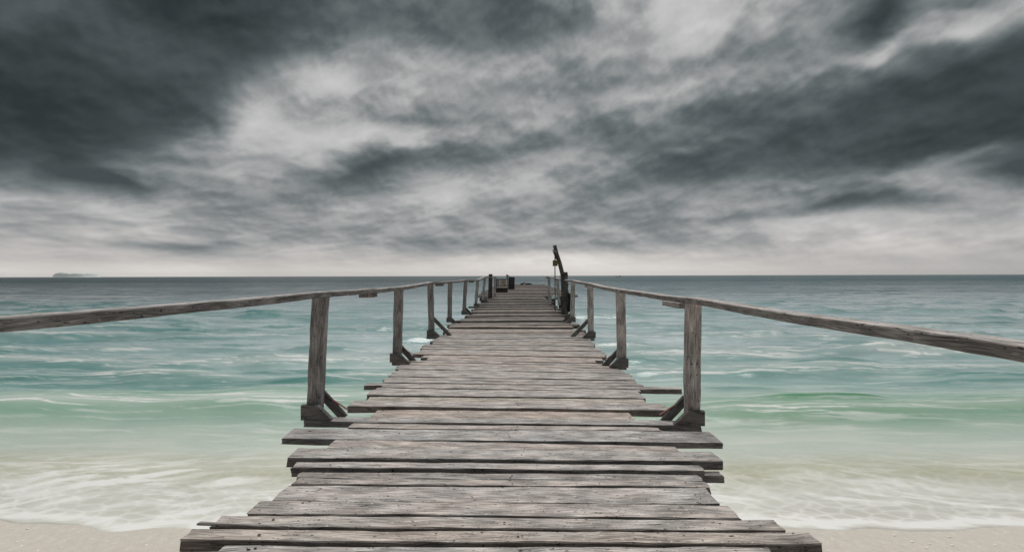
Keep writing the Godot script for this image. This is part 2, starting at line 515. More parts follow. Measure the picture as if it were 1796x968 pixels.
func build_deck() -> void:
	# planks behind the camera and under it
	var z := -1.85
	while z < 1.6:
		var w := rng.randf_range(0.10, 0.19)
		z += w * 0.5 + 0.012
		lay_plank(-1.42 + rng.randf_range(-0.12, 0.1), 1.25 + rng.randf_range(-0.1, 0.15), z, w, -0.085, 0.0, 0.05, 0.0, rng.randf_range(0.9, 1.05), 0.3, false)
		z += w * 0.5
	for p in PLANKS:
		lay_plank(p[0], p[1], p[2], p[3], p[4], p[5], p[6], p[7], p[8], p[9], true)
	# a lath jammed between two boards, and a batten nailed under the rotten board end
	put("lath", timber(Vector3(-0.21, 0.0, 0), Vector3(0.21, -0.012, 0.012), Vector3.UP, 0.022, 0.014, {"tint": tint_of(0.95), "segs": 6, "w2": 0.006, "edges": 0.8, "wave": 0.002}), wood, pier, Vector3(-1.28, deck_height(-1.3, -2.1) + 0.006, -2.118))
	put("batten", timber(Vector3(-0.10, 0, 0), Vector3(0.10, 0, 0), Vector3.UP, 0.07, 0.05, {"tint": tint_of(0.7), "segs": 3, "edges": 0.7}), wood, pier, Vector3(1.20, deck_height(1.2, -2.95) - 0.078, -2.93))
	# the long run out to the landing stage
	z = -8.79
	var skew := 0.15
	var k := 0
	while z > -24.0:
		var w := rng.randf_range(0.13, 0.26)
		var raised := k % 6 == 5
		z -= w * 0.5 + (0.02 if not raised else 0.035)
		skew = lerpf(skew, rng.randf_range(0.02, 0.12), 0.25)
		var xl := -1.46 + rng.randf_range(-0.1, 0.09) + (-0.2 if rng.randf() < 0.12 else 0.0)
		var xr := 1.30 + rng.randf_range(-0.1, 0.1) + (0.18 if rng.randf() < 0.12 else 0.0)
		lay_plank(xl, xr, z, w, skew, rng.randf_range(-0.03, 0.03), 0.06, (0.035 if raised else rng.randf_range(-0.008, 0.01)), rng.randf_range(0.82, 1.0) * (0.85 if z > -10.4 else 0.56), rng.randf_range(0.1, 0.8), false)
		z -= w * 0.5
		k += 1
	# the wider landing stage
	while z > -54.0:
		var w := rng.randf_range(0.16, 0.30)
		z -= w * 0.5 + 0.02
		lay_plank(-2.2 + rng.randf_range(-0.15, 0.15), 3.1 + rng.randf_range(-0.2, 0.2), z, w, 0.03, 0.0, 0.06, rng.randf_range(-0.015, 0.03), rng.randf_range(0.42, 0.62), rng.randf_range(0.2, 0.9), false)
		z -= w * 0.5

func build_frame() -> void:
	# stringers, cross beams and piles that carry the deck
	for x in [-1.12, 0.0, 0.94]:
		var z := 1.4
		while z > -24.0:
			var a := Vector3(x, deck_height(x, z) - 0.155, z)
			var b := Vector3(x, deck_height(x, z - 5.0) - 0.155, z - 5.0)
			put("stringer", timber(a - a, b - a, Vector3.UP, 0.12, 0.17, {"tint": tint_of(0.55), "segs": 4}), dark_wood, pier, a)
			z -= 5.0
	for x in [-1.9, -0.6, 0.8, 2.6]:
		put("stringer", timber(Vector3.ZERO, Vector3(0, 0, -30.0), Vector3.UP, 0.16, 0.18, {"tint": tint_of(0.55), "segs": 4}), dark_wood, pier, Vector3(x, deck_height(0, -24) - 0.165, -23.9))
	var rows := [1.2, -1.3, -3.72, -6.2, -8.65, -11.35, -13.7, -16.9, -19.2, -23.8, -29.0, -35.0, -41.0, -47.0, -53.5]
	for z in rows:
		var wide: bool = z < -24.0
		var l := -2.1 if wide else -1.35
		var r := 2.9 if wide else 1.15
		var y := deck_height(0, z) - 0.34
		put("cross_beam", timber(Vector3(l, 0, 0), Vector3(r, 0, 0), Vector3.UP, 0.14, 0.18, {"tint": tint_of(0.5), "segs": 4}), dark_wood, pier, Vector3(0, y, z))
		for x in [l + 0.15, r - 0.15]:
			put("pile", log_shape([Vector3(0, -3.4 if z < -8.0 else -2.2, 0), Vector3(0.01, -1.0, 0), Vector3(0, 0, 0)], [0.13, 0.12, 0.11], tint_of(0.5), 10), dark_wood, pier, Vector3(x, y - 0.08, z))

# posts: z, x, underside of the rail (below the eye), lean at the foot, brace size
const POSTS_L := [[1.3, -1.64, -0.165, 0.0, 0.2], [-1.0, -1.64, -0.165, 0.0, 0.2], [-3.70, -1.60, -0.168, -0.055, 0.185], [-6.22, -1.615, -0.186, -0.035, 0.2], [-8.69, -1.655, -0.152, 0.015, 0.34], [-11.40, -1.675, -0.173, -0.015, 0.0], [-13.5, -1.525, -0.150, -0.05, 0.2], [-16.75, -1.455, -0.173, -0.065, 0.0], [-19.07, -1.36, -0.060, -0.085, 0.22], [-23.6, -1.15, -0.080, -0.01, 0.0]]
const POSTS_R := [[1.3, 1.42, -0.235, 0.0, 0.2], [-1.0, 1.42, -0.235, 0.0, 0.2], [-3.77, 1.445, -0.228, -0.01, 0.185], [-6.05, 1.365, -0.221, 0.012, 0.2], [-8.60, 1.375, -0.180, 0.015, 0.34], [-11.27, 1.38, -0.151, -0.02, 0.2], [-14.3, 1.44, -0.140, 0.03, 0.0], [-17.3, 1.52, -0.128, 0.07, 0.0], [-18.8, 1.31, -0.062, 0.0, 0.0]]

func build_railing(posts: Array, s: float) -> void:
	var rail := Node3D.new()
	rail.name = numbered("railing", pier)
	pier.add_child(rail, true)
	var red := plain(Color(0.50, 0.33, 0.32), 0.8, "worn red paint")
	for p in posts:
		var z: float = p[0]
		var x: float = p[1]
		var topy: float = EYE + float(p[2])
		var xf: float = x + float(p[3])
		var foot := deck_height(xf, z) + 0.006
		var w := 0.112 if z > -7.0 else 0.105
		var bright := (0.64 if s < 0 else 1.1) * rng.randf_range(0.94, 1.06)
		if z < -16.0:
			bright = 0.95
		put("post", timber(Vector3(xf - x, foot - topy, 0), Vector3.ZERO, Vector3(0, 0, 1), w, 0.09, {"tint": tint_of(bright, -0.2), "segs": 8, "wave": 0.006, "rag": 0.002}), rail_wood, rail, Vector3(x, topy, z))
		if s > 0.0 and z > -4.0 and z < -3.0:
			for k in [-0.022, 0.022]:
				put("bolt", log_shape([Vector3(0, 0, 0), Vector3(0, 0, 0.006)], [0.007, 0.006], Color(0.5, 0.45, 0.42), 8, 0.0), dark_wood, rail, Vector3(lerpf(x, xf, 0.5) + k, lerpf(topy, foot, 0.5), z + 0.0455))
		var block_z := z + 0.048
		var inn := -s     # towards the middle of the deck
		if float(p[4]) > 0.0 or z < -11.0 and z > -17.0:
			var ol := PackedVector2Array([Vector2(s * 0.072, 0.0), Vector2(s * 0.072, 0.118), Vector2(inn * 0.062, 0.118), Vector2(inn * 0.172, 0.012), Vector2(inn * 0.172, 0.0)])
			put("foot_block", cut_board(ol, 0.045, tint_of(0.36)), rail_wood, rail, Vector3(xf, foot, block_z))
		if float(p[4]) > 0.0:
			var b: float = p[4]
			var pa := Vector3(xf + inn * (b + 0.03), foot - 0.03, z - 0.075)
			var pb := Vector3(xf + inn * 0.02, foot + b - 0.005, z - 0.075)
			var nrm := Vector3(inn, 1.0, 0).normalized()
			put("brace", timber(pa - pb, Vector3.ZERO, nrm, 0.03, 0.07, {"tint": tint_of(0.40), "segs": 3, "wave": 0.002, "rag": 0.002}), rail_wood, rail, pb)
			if z > -7.0:
				var off := nrm * 0.0372
				put("painted_edge", timber(pa - pb + off + Vector3(0, 0.045, 0), off + Vector3(-inn * 0.02, -0.025, 0), nrm, 0.026, 0.004, {"segs": 3, "wave": 0.001, "rag": 0.0}), red, rail, pb)
	# handrail boards from joint to joint
	var joints := [1.6, -4.95, -9.9, -14.9, -19.4, -23.9] if s < 0 else [1.6, -3.78, -8.75, -14.0, -19.0]
	for k in joints.size() - 1:
		var z0: float = joints[k] - 0.004
		var z1: float = joints[k + 1] + 0.004
		var pts := []
		var zz := z0
		while true:
			pts.append(rail_point(posts, zz))
			if zz <= z1 + 0.001:
				break
			zz = maxf(zz - 0.42, z1)
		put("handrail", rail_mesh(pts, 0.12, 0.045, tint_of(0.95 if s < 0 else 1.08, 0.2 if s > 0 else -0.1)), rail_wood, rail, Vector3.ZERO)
	# short splice boards under the joints
	var blocks := [[-4.97, 0.17, -0.02], [-9.92, 0.22, -0.03], [-14.9, 0.3, 0.0]] if s < 0 else [[-4.02, 0.42, -0.02], [-8.8, 0.3, 0.02], [-18.9, 0.3, -0.05]]
	for b in blocks:
		var c := rail_point(posts, b[0])
		c += Vector3(b[2], -0.0455, 0)
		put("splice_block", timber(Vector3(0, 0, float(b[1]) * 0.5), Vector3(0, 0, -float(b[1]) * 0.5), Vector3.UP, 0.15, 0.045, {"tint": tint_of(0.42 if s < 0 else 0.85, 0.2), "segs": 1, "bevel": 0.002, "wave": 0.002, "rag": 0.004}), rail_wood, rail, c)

func rail_point(posts: Array, z: float) -> Vector3:
	var k := 0
	while k < posts.size() - 2 and float(posts[k + 1][0]) > z:
		k += 1
	var p: Array = posts[k]
	var q: Array = posts[k + 1]
	var t := (z - float(p[0])) / (float(q[0]) - float(p[0]))
	var tt := clampf(t, -0.3, 1.3)
	# a gentle sag between posts
	var sag := 0.006 * sin(clampf(t, 0.0, 1.0) * PI)
	return Vector3(lerpf(p[1], q[1], tt), EYE + lerpf(p[2], q[2], tt) + 0.0225 - sag, z)

func rail_mesh(pts: Array, w: float, t: float, tint: Color) -> ArrayMesh:
	var st := SurfaceTool.new()
	st.begin(Mesh.PRIMITIVE_TRIANGLES)
	var ns := noise(rng.randi() % 9999, 1.0)
	var off := Vector2(rng.randf(), rng.randf())
	var rings := []
	# finer stations so that the worn edges show
	var path := Curve3D.new()
	for p in pts:
		path.add_point(p)
	var length := path.get_baked_length()
	var n_st := int(length / 0.09)
	for i in n_st + 1:
		var s := length * i / n_st
		var c := path.sample_baked(s)
		var b := 0.005
		var hw := w * 0.5
		var ht := t * 0.5
		var pp := [Vector2(-hw + b, ht), Vector2(hw - b, ht), Vector2(hw, ht - b), Vector2(hw, -ht + b), Vector2(hw - b, -ht), Vector2(-hw + b, -ht), Vector2(-hw, -ht + b), Vector2(-hw, ht - b)]
		var ring := PackedVector3Array()
		for j in 8:
			var q: Vector2 = pp[j]
			var wob := 0.004 * Vector2(ns.get_noise_2d(s * 0.9, 5.0), ns.get_noise_2d(s * 0.7, 25.0)) + 0.0022 * Vector2(ns.get_noise_2d(s * 6.0 + j * 3.0, j * 11.0), ns.get_noise_2d(s * 6.0 + j * 3.0, 50.0 + j * 11.0))
			ring.append(c + Vector3(q.x + wob.x, q.y + wob.y, 0))
		rings.append(ring)
	for i in n_st:
		var per := 0.0
		for j in 8:
			var j2 := (j + 1) % 8
			var e: float = rings[i][j].distance_to(rings[i][j2])
			st.set_smooth_group(j)
			var q := [rings[i][j], rings[i + 1][j], rings[i + 1][j2], rings[i][j2]]
			var u0 := length * i / n_st
			var u1 := length * (i + 1) / n_st
			var uv := [Vector2(u0, per), Vector2(u1, per), Vector2(u1, per + e), Vector2(u0, per + e)]
			for m in [0, 1, 2, 0, 2, 3]:
				st.set_color(tint if j == 0 else tint * 0.5)  # sides and underside toned down, shade put into the rail colour
				st.set_uv(Vector2(uv[m].x / 4.0 + off.x, uv[m].y / 2.0 + off.y))
				st.add_vertex(q[m])
			per += e
	for e in [0, n_st]:
		st.set_smooth_group(20 + e)
		for j in range(1, 7):
			var tri := [0, j, j + 1] if e == 0 else [0, j + 1, j]
			for m in tri:
				st.set_color(tint)
				st.set_uv(Vector2(rings[e][m].x, rings[e][m].y))
				st.add_vertex(rings[e][m])
	st.generate_normals()
	return st.commit()

func build_nails() -> void:
	# heads of the nails along both edges of the deck
	var st := SurfaceTool.new()
	st.begin(Mesh.PRIMITIVE_TRIANGLES)
	for p in PLANKS:
		for x in [-1.12, -0.02, 0.94]:
			for k in 2:
				if rng.randf() < 0.6:
					continue
				var px: float = x + rng.randf_range(-0.05, 0.05)
				var skew: float = p[4]
				var zc: float = float(p[2]) + (px + 0.1) / 2.6 * skew + float(p[3]) * rng.randf_range(-0.32, 0.32)
				var y: float = deck_height(px, zc) + float(p[7]) + 0.004
				var r := rng.randf_range(0.003, 0.0055)
				var sx := rng.randf_range(1.0, 2.2)
				for j in 7:
					var a0 := TAU * j / 7.0
					var a1 := TAU * (j + 1) / 7.0
					for q in [Vector3(0, 0.003, 0), Vector3(cos(a1) * r * sx, 0, sin(a1) * r), Vector3(cos(a0) * r * sx, 0, sin(a0) * r)]:
						st.set_smooth_group(1)
						st.add_vertex(Vector3(px, y, zc) + q)
	st.generate_normals()
	var o := put("nail_heads", st.commit(), plain(Color(0.16, 0.13, 0.12), 0.8, "rusty iron"), pier)
	o.set_meta("kind", "stuff")

# ---------------------------------------------------------------- sea and sand
var n_wide := noise(51, 0.035, 2)
var n_crest := noise(52, 0.10, 2)
var n_amp := noise(53, 0.16, 2)
var n_swell := noise(54, 1.0, 3)
var n_chop := noise(55, 1.0, 3)
var n_foam := noise(56, 1.0, 5, 0.6)
var n_swirl := noise(57, 1.0, 2)
var n_lace := lace_noise()
var n_patch := noise(58, 1.0, 3)

func lace_noise() -> FastNoiseLite:
	var n := cell_noise(59, 4.5, 1)
	n.cellular_return_type = FastNoiseLite.RETURN_DISTANCE2_SUB
	return n

func shore_z(x: float) -> float:
	# how far out the last film of water reaches
	return -4.70 - 0.08 * smoothstep(1.5, 5.0, x) - 0.10 * n_crest.get_noise_2d(x * 3.0, 77.0) - 0.10 * n_crest.get_noise_2d(x * 9.0, 7.0) - (0.35 * smoothstep(4.2, 6.5, -x))

func sand_height(x: float, z: float) -> float:
	var d := -z
	if d < 4.9:
		return (4.9 - d) * 0.05 - 0.015
	return -0.015 - minf((d - 4.9) * 0.10, 2.6)

# crest: distance, height, width towards the shore, width behind, left or right stretch of shore, foam
const CRESTS := [
	[5.85, 0.07, 0.22, 0.5, 1, 0.15], [6.1, 0.02, 0.3, 0.6, -1, 0.5], [8.75, 0.24, 0.75, 1.4, -1, 1.2], [8.45, 0.18, 0.60, 0.9, 1, 0.9],
	[11.6, 0.20, 0.55, 1.1, 0, 1.1], [13.9, 0.19, 0.6, 1.2, 0, 1.3], [15.8, 0.18, 0.65, 1.2, 0, 0.7], [18.6, 0.19, 0.7, 1.5, 0, 0.8], [22.0, 0.20, 0.8, 1.6, 0, 0.35], [26.0, 0.14, 0.9, 1.8, 0, 0.25], [31.0, 0.15, 1.0, 2.0, 0, 0.2]]

var wavelets := []

func make_wavelets() -> void:
	var d := 9.6
	var k := 0
	while d < 46.0:
		wavelets.append([d, minf(0.06 + d * 0.0035, 0.15), 0.10 + d * 0.012, 0.22 + d * 0.022])
		d *= 1.075
		k += 1

func sea_point(x: float, d: float) -> Array:
	# [height, foam 0..1, crest 0..1]
	var fade := smoothstep(4.5, 6.5, d)
	var h := 0.0
	var foam := 0.0
	var crest := 0.0
	if d < 36.0:
		var m := n_wide.get_noise_2d(x, 10.0)
		for c in CRESTS:
			var cd: float = c[0]
			if absf(d - cd) > 5.0:
				continue
			var e := d - cd - 1.1 * n_wide.get_noise_2d(x * 0.9, cd * 31.0) - 0.35 * n_crest.get_noise_2d(x, cd * 17.0) - 0.05 * n_crest.get_noise_2d(x * 6.0, cd * 9.0)
			var a := 0.72 + 0.7 * n_amp.get_noise_2d(x * 0.8, cd * 13.0)
			if int(c[4]) != 0:
				a = maxf(a, 0.75) * smoothstep(-1.2, 1.0, x * float(c[4]))
			a = clampf(a, 0.0, 1.3)
			var k: float = e / (float(c[2]) if e < 0.0 else float(c[3]))
			var g := exp(-k * k)
			h += a * float(c[1]) * g
			crest += a * g
			var q := (e - 0.14) / (0.20 + cd * 0.018)
			foam += float(c[5]) * a * exp(-q * q)
	if d > 8.8 and d < 50.0:
		for c in wavelets:
			var cd: float = c[0]
			if absf(d - cd) > 0.12 * cd:
				continue
			var a := smoothstep(0.02, 0.42, n_amp.get_noise_2d(x * 0.9 + cd * 5.0, cd * 37.0))
			if a <= 0.0:
				continue
			var e := d - cd - 0.05 * cd * n_wide.get_noise_2d(x * 1.6, cd * 23.0) - 0.02 * cd * n_crest.get_noise_2d(x * 1.8, cd * 29.0)
			var k: float = e / (float(c[2]) if e < 0.0 else float(c[3]))
			var g := a * exp(-k * k)
			h += float(c[1]) * g
			crest += 0.85 * g * (1.0 if e < 0.0 else 0.55)
	var scale := minf(1.0, 12.0 / d) if d > 12.0 else 1.0
	h += fade * 0.15 * n_swell.get_noise_2d(x * 0.06, d * 0.30) * lerpf(0.45, 1.0, smoothstep(8.0, 20.0, d)) * smoothstep(900.0, 200.0, d)
	h += fade * 0.050 * n_chop.get_noise_2d(x * 0.42, d * 1.1) * lerpf(0.5, 1.0, smoothstep(6.0, 14.0, d)) * smoothstep(160.0, 40.0, d)
	return [h, foam, crest, scale]

func build_sea() -> void:
	make_wavelets()
	var cols := 720
	var ds := PackedFloat32Array()
	var d := 4.3
	while d < 420.0:
		ds.append(d)
		d *= 1.0 + lerpf(0.0030, 0.011, smoothstep(4.0, 26.0, d))
	for far in [500.0, 650.0, 900.0, 1300.0, 2000.0, 3200.0, 5000.0, 8000.0, 16000.0]:
		ds.append(far)
	var rows := ds.size()
	var verts := PackedVector3Array()
	var norms := PackedVector3Array()
	var colors := PackedColorArray()
	verts.resize(rows * cols)
	norms.resize(rows * cols)
	colors.resize(rows * cols)
	var sandy := Color(0.50, 0.47, 0.39)
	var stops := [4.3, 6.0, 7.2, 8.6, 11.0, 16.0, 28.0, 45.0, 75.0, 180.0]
	var tones := [Color(0.56, 0.53, 0.48), Color(0.54, 0.56, 0.50), Color(0.48, 0.55, 0.49), Color(0.40, 0.50, 0.44), Color(0.44, 0.55, 0.52), Color(0.50, 0.59, 0.61), Color(0.51, 0.59, 0.63), Color(0.32, 0.40, 0.43), Color(0.115, 0.175, 0.20), Color(0.040, 0.085, 0.10)]  # middle-distance tones lightened: sky reflection painted into the water colour
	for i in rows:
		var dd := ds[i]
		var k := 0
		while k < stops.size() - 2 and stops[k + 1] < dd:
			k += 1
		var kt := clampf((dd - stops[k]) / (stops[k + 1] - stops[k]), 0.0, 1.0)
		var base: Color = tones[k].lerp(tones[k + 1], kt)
		for j in cols:
			var s := (float(j) / (cols - 1) * 2.0 - 1.0)
			s = s * 1.5 + s * s * s * s * s * 3.0
			var x := s * (dd + 1.0)
			var at := i * cols + j
			var w: Array = sea_point(x, dd) if dd < 480.0 else [0.0, 0.0, 0.0, 0.0]
			var edge := dd + shore_z(x) # metres outside the water's edge (shore_z is negative)
			var y: float = w[0] if dd < 480.0 else 0.0
			y += 0.006 * smoothstep(0.0, 0.12, edge) - 0.06 * smoothstep(0.0, -0.10, edge) + sand_height(x, -dd) * smoothstep(0.5, 0.0, edge) + 0.004
			verts[at] = Vector3(x, y, -dd)
			var c := base
			c = c * lerpf(1.0, 0.60, smoothstep(-14.0, -42.0, x) * smoothstep(24.0, 45.0, dd))  # far left darkened, painting in the reflection of dark cloud
			if dd < 60.0:
				# milky patches and streaks of foam; pale streaks farther out also paint reflected sky
				var pt := n_patch.get_noise_2d(x * 0.22, dd * 0.6)
				var milky := clampf(smoothstep(-0.1, 0.5, pt) * 0.6 + 0.7 * exp(-pow((x + 2.4) / 1.1, 2.0)) * smoothstep(8.0, 7.0, dd), 0.0, 0.8) * smoothstep(9.2, 6.2, dd)
				c = c.lerp(Color(0.66, 0.67, 0.60), milky)
				# clearer teal water, more of it out to the left
				var teal := smoothstep(-0.05, 0.35, n_patch.get_noise_2d(x * 0.09 + 40.0, dd * 0.75 + x * 0.03)) * 0.45 + 0.4 * smoothstep(-3.0, -14.0, x)
				c = c.lerp(Color(0.115, 0.265, 0.26) if dd > 10.0 else Color(0.20, 0.38, 0.30), clampf(teal, 0.0, 0.85) * smoothstep(6.8, 9.5, dd) * smoothstep(60.0, 30.0, dd))
				var sw := n_swirl.get_noise_2d(x * 0.55, dd * 1.1) * 1.3
				var f := n_foam.get_noise_2d(x * 0.9 + sw * 0.15, (dd + 0.27 * absf(x)) * 4.4 + sw * 0.45)
				var streak := smoothstep(-0.18, 0.36, f)
				var wash := smoothstep(7.2, 5.2, dd) * smoothstep(-0.5, 0.35, n_patch.get_noise_2d(x * 0.3 + 9.0, dd * 0.8) + 0.2)
				var foam := wash * (0.12 + 1.0 * streak) * lerpf(1.0, 0.6, smoothstep(0.0, 2.5, x))
				var lace := smoothstep(0.05, 0.45, n_foam.get_noise_2d(x * 0.26 + 70.0 + sw * 0.15, dd * 3.6 + sw * 0.3))
				foam += float(w[1]) * (0.38 + 0.9 * lace) * 0.95
				foam += lace * 0.30 * smoothstep(40.0, 14.0, dd) * smoothstep(6.0, 8.0, dd)
				var lip := exp(-pow((edge - 0.09) / 0.07, 2.0))
				foam += lip * (0.85 + 0.9 * f)
				# thicker, clearer water shows in the rising faces
				var face := clampf(float(w[2]), 0.0, 1.0)
				c = c.lerp(Color(0.36, 0.36, 0.22) if dd < 7.2 else (Color(0.07, 0.25, 0.12) if x > 0.0 else Color(0.19, 0.36, 0.26)) if dd < 10.0 else Color(0.055, 0.21, 0.19), face * (0.9 if dd < 12.5 else 0.62))
				foam += (1.0 - smoothstep(0.05, 0.30, n_lace.get_noise_2d(x + sw * 0.04, dd * 1.6) + 1.0)) * exp(-edge * 1.3) * smoothstep(0.0, 0.1, edge) * 0.55
				c = c.lerp(Color(0.85, 0.85, 0.83), clampf(foam, 0.0, 0.92))
			colors[at] = c
	for i in rows:
		var i0 := maxi(i - 1, 0)
		var i1 := mini(i + 1, rows - 1)
		for j in cols:
			var dx := verts[i * cols + mini(j + 1, cols - 1)] - verts[i * cols + maxi(j - 1, 0)]
			var dz := verts[i1 * cols + j] - verts[i0 * cols + j]
			norms[i * cols + j] = dx.cross(dz).normalized()
	var idx := PackedInt32Array()
	idx.resize((rows - 1) * (cols - 1) * 6)
	var n := 0
	for i in rows - 1:
		for j in cols - 1:
			var a := i * cols + j
			idx[n] = a
			idx[n + 1] = a + cols
			idx[n + 2] = a + 1
			idx[n + 3] = a + 1
			idx[n + 4] = a + cols
			idx[n + 5] = a + cols + 1
			n += 6
	# small wind ripples
	var im := Image.create(512, 512, false, Image.FORMAT_L8)
	var na := noise(61, 1.0, 5, 0.62)
	var bytes := PackedByteArray()
	bytes.resize(512 * 512)
	for y in 512:
		for x in 512:
			# a torus in 4 dimensions would be dearer: cross-fade two copies so that the tile closes
			var fx := x / 512.0
			var fy := y / 512.0
			var v := 0.0
			for q in [[0, 0], [1, 0], [0, 1], [1, 1]]:
				var wx: float = fx if q[0] == 1 else 1.0 - fx
				var wy: float = fy if q[1] == 1 else 1.0 - fy
				v += wx * wy * na.get_noise_2d((fx - q[0]) * 9.0, (fy - q[1]) * 9.0) / sqrt(maxf((fx * fx + (1 - fx) * (1 - fx)) * (fy * fy + (1 - fy) * (1 - fy)), 0.01))
			bytes[y * 512 + x] = int(255.0 * clampf(0.5 + 0.42 * v, 0.0, 1.0))
	im = Image.create_from_data(512, 512, false, Image.FORMAT_L8, bytes)
	var ripples := ImageTexture.create_from_image(im)
	# choppier bit by bit away from the sheltered shallows
	var mesh := ArrayMesh.new()
	var reach := [0.0, 7.0, 9.5, 13.0, 18.0, 26.0, 40.0, 65.0, 110.0, 200.0, 1e9]
	var chop := [1.2, 1.3, 1.6, 2.0, 2.4, 3.0, 4.2, 6.0, 8.0, 9.0]
	for band in 10:
		var first := rows
		var last := 0
		for i in rows:
			if ds[i] >= reach[band] and ds[i] < reach[band + 1]:
				first = mini(first, i)
				last = maxi(last, i)
		last = mini(last + 1, rows - 1)
		var arr := []
		arr.resize(Mesh.ARRAY_MAX)
		arr[Mesh.ARRAY_VERTEX] = verts.slice(first * cols, (last + 1) * cols)
		arr[Mesh.ARRAY_NORMAL] = norms.slice(first * cols, (last + 1) * cols)
		arr[Mesh.ARRAY_COLOR] = colors.slice(first * cols, (last + 1) * cols)
		arr[Mesh.ARRAY_INDEX] = idx.slice(0, (last - first) * (cols - 1) * 6)
		mesh.add_surface_from_arrays(Mesh.PRIMITIVE_TRIANGLES, arr)
		var m := StandardMaterial3D.new()
		m.resource_name = "sea water"
		m.vertex_color_use_as_albedo = true
		m.roughness = [0.26, 0.24, 0.21, 0.17, 0.14, 0.12, 0.13, 0.17, 0.22, 0.28][band]
		m.metallic_specular = [0.38, 0.38, 0.38, 0.38, 0.38, 0.36, 0.32, 0.27, 0.22, 0.18][band]
		m.uv1_triplanar = true
		m.uv1_world_triplanar = true
		m.uv1_scale = Vector3(1.0 / 9.0, 1.0, 1.0 / 2.8)
		m.heightmap_enabled = true
		m.heightmap_texture = ripples
		m.heightmap_scale = chop[band]
		mesh.surface_set_material(band, m)
	var sea := put("sea", mesh, null, self)
	sea.set_meta("kind", "structure")
	sea.set_meta("label", "turquoise sea with low waves washing in to the beach")

func build_sand() -> void:
	var st := SurfaceTool.new()
	st.begin(Mesh.PRIMITIVE_TRIANGLES)
	var zs := [60.0, 30.0, 15.0, 8.0, 4.0, 2.0, 0.0, -1.0, -2.0, -3.0, -3.6, -4.1, -4.6, -5.2, -6.0, -7.0, -9.0, -14.0, -30.0, -60.0]
	var dune := noise(71, 0.5, 3)
	for z in zs:
		for j in 81:
			var x: float = (j - 40) * 1.0 + pow((j - 40) / 40.0, 5.0) * 260.0
			st.set_smooth_group(1)
			st.set_uv(Vector2(x, z))
			st.add_vertex(Vector3(x, sand_height(x, z) + 0.012 * dune.get_noise_2d(x, z), z))
	for i in zs.size() - 1:
		for j in 80:
			var a := i * 81 + j
			for k in [a, a + 1, a + 81, a + 1, a + 82, a + 81]:
				st.add_index(k)
	st.generate_normals()
	var grain := NoiseTexture2D.new()
	grain.noise = noise(72, 0.02, 4, 0.5)
	grain.seamless = true
	var ramp := Gradient.new()
	ramp.colors = PackedColorArray([Color(0.74, 0.715, 0.68), Color(0.765, 0.74, 0.705), Color(0.775, 0.75, 0.715), Color(0.82, 0.80, 0.775)])
	ramp.offsets = PackedFloat32Array([0.0, 0.45, 0.75, 1.0])
	grain.color_ramp = ramp
	var rel := NoiseTexture2D.new()
	rel.noise = noise(73, 0.06, 4, 0.7)
	rel.seamless = true
	var m := StandardMaterial3D.new()
	m.resource_name = "wet sand"
	m.albedo_texture = grain
	m.uv1_triplanar = true
	m.uv1_world_triplanar = true
	m.uv1_scale = Vector3(0.9, 0.9, 0.9)
	m.heightmap_enabled = true
	m.heightmap_texture = rel
	m.heightmap_scale = 0.35
	m.roughness = 0.7
	m.metallic_specular = 0.3
	var o := put("beach_sand", st.commit(), m, self)
	o.set_meta("kind", "structure")
	o.set_meta("label", "pale wet sand of the beach at the foot of the pier")

func build_shells() -> void:
	# bits of broken shell strewn on the wet sand
	var st := SurfaceTool.new()
	st.begin(Mesh.PRIMITIVE_TRIANGLES)
	for k in 420:
		var x := rng.randf_range(-5.5, 6.0)
		var z := -4.75 + 2.2 * pow(rng.randf(), 1.6)
		if absf(x) < 1.7 or z < shore_z(x) + 0.12:
			continue
		var r := rng.randf_range(0.004, 0.012)
		var c := Vector3(x, sand_height(x, z) + 0.004, z)
		var turn := rng.randf() * TAU
		for j in 5:
			var a0 := turn + TAU * j / 5.0
			var a1 := turn + TAU * (j + 1) / 5.0
			st.set_normal(Vector3.UP)
			st.add_vertex(c + Vector3(0, r * 0.7, 0))
			st.set_normal(Vector3(cos(a0), 2.0, sin(a0)).normalized())
			st.add_vertex(c + Vector3(cos(a0) * r * 1.5, -0.004, sin(a0) * r))
			st.set_normal(Vector3(cos(a1), 2.0, sin(a1)).normalized())
			st.add_vertex(c + Vector3(cos(a1) * r * 1.5, -0.004, sin(a1) * r))
	var o := put("shell_fragments", st.commit(), plain(Color(0.90, 0.88, 0.84), 0.6, "shell"), self)
	o.set_meta("kind", "stuff")
	tag(o, "tiny pale shell fragments strewn over the wet sand", "shells")

# ---------------------------------------------------------------- things on and beyond the pier
func box(c: Vector3, s: Vector3, tint: Color) -> ArrayMesh:
	return timber(c - Vector3(s.x * 0.5, 0, 0), c + Vector3(s.x * 0.5, 0, 0), Vector3.UP, s.z, s.y, {"tint": tint, "segs": 2, "wave": 0.003, "rag": 0.002, "bevel": 0.008})

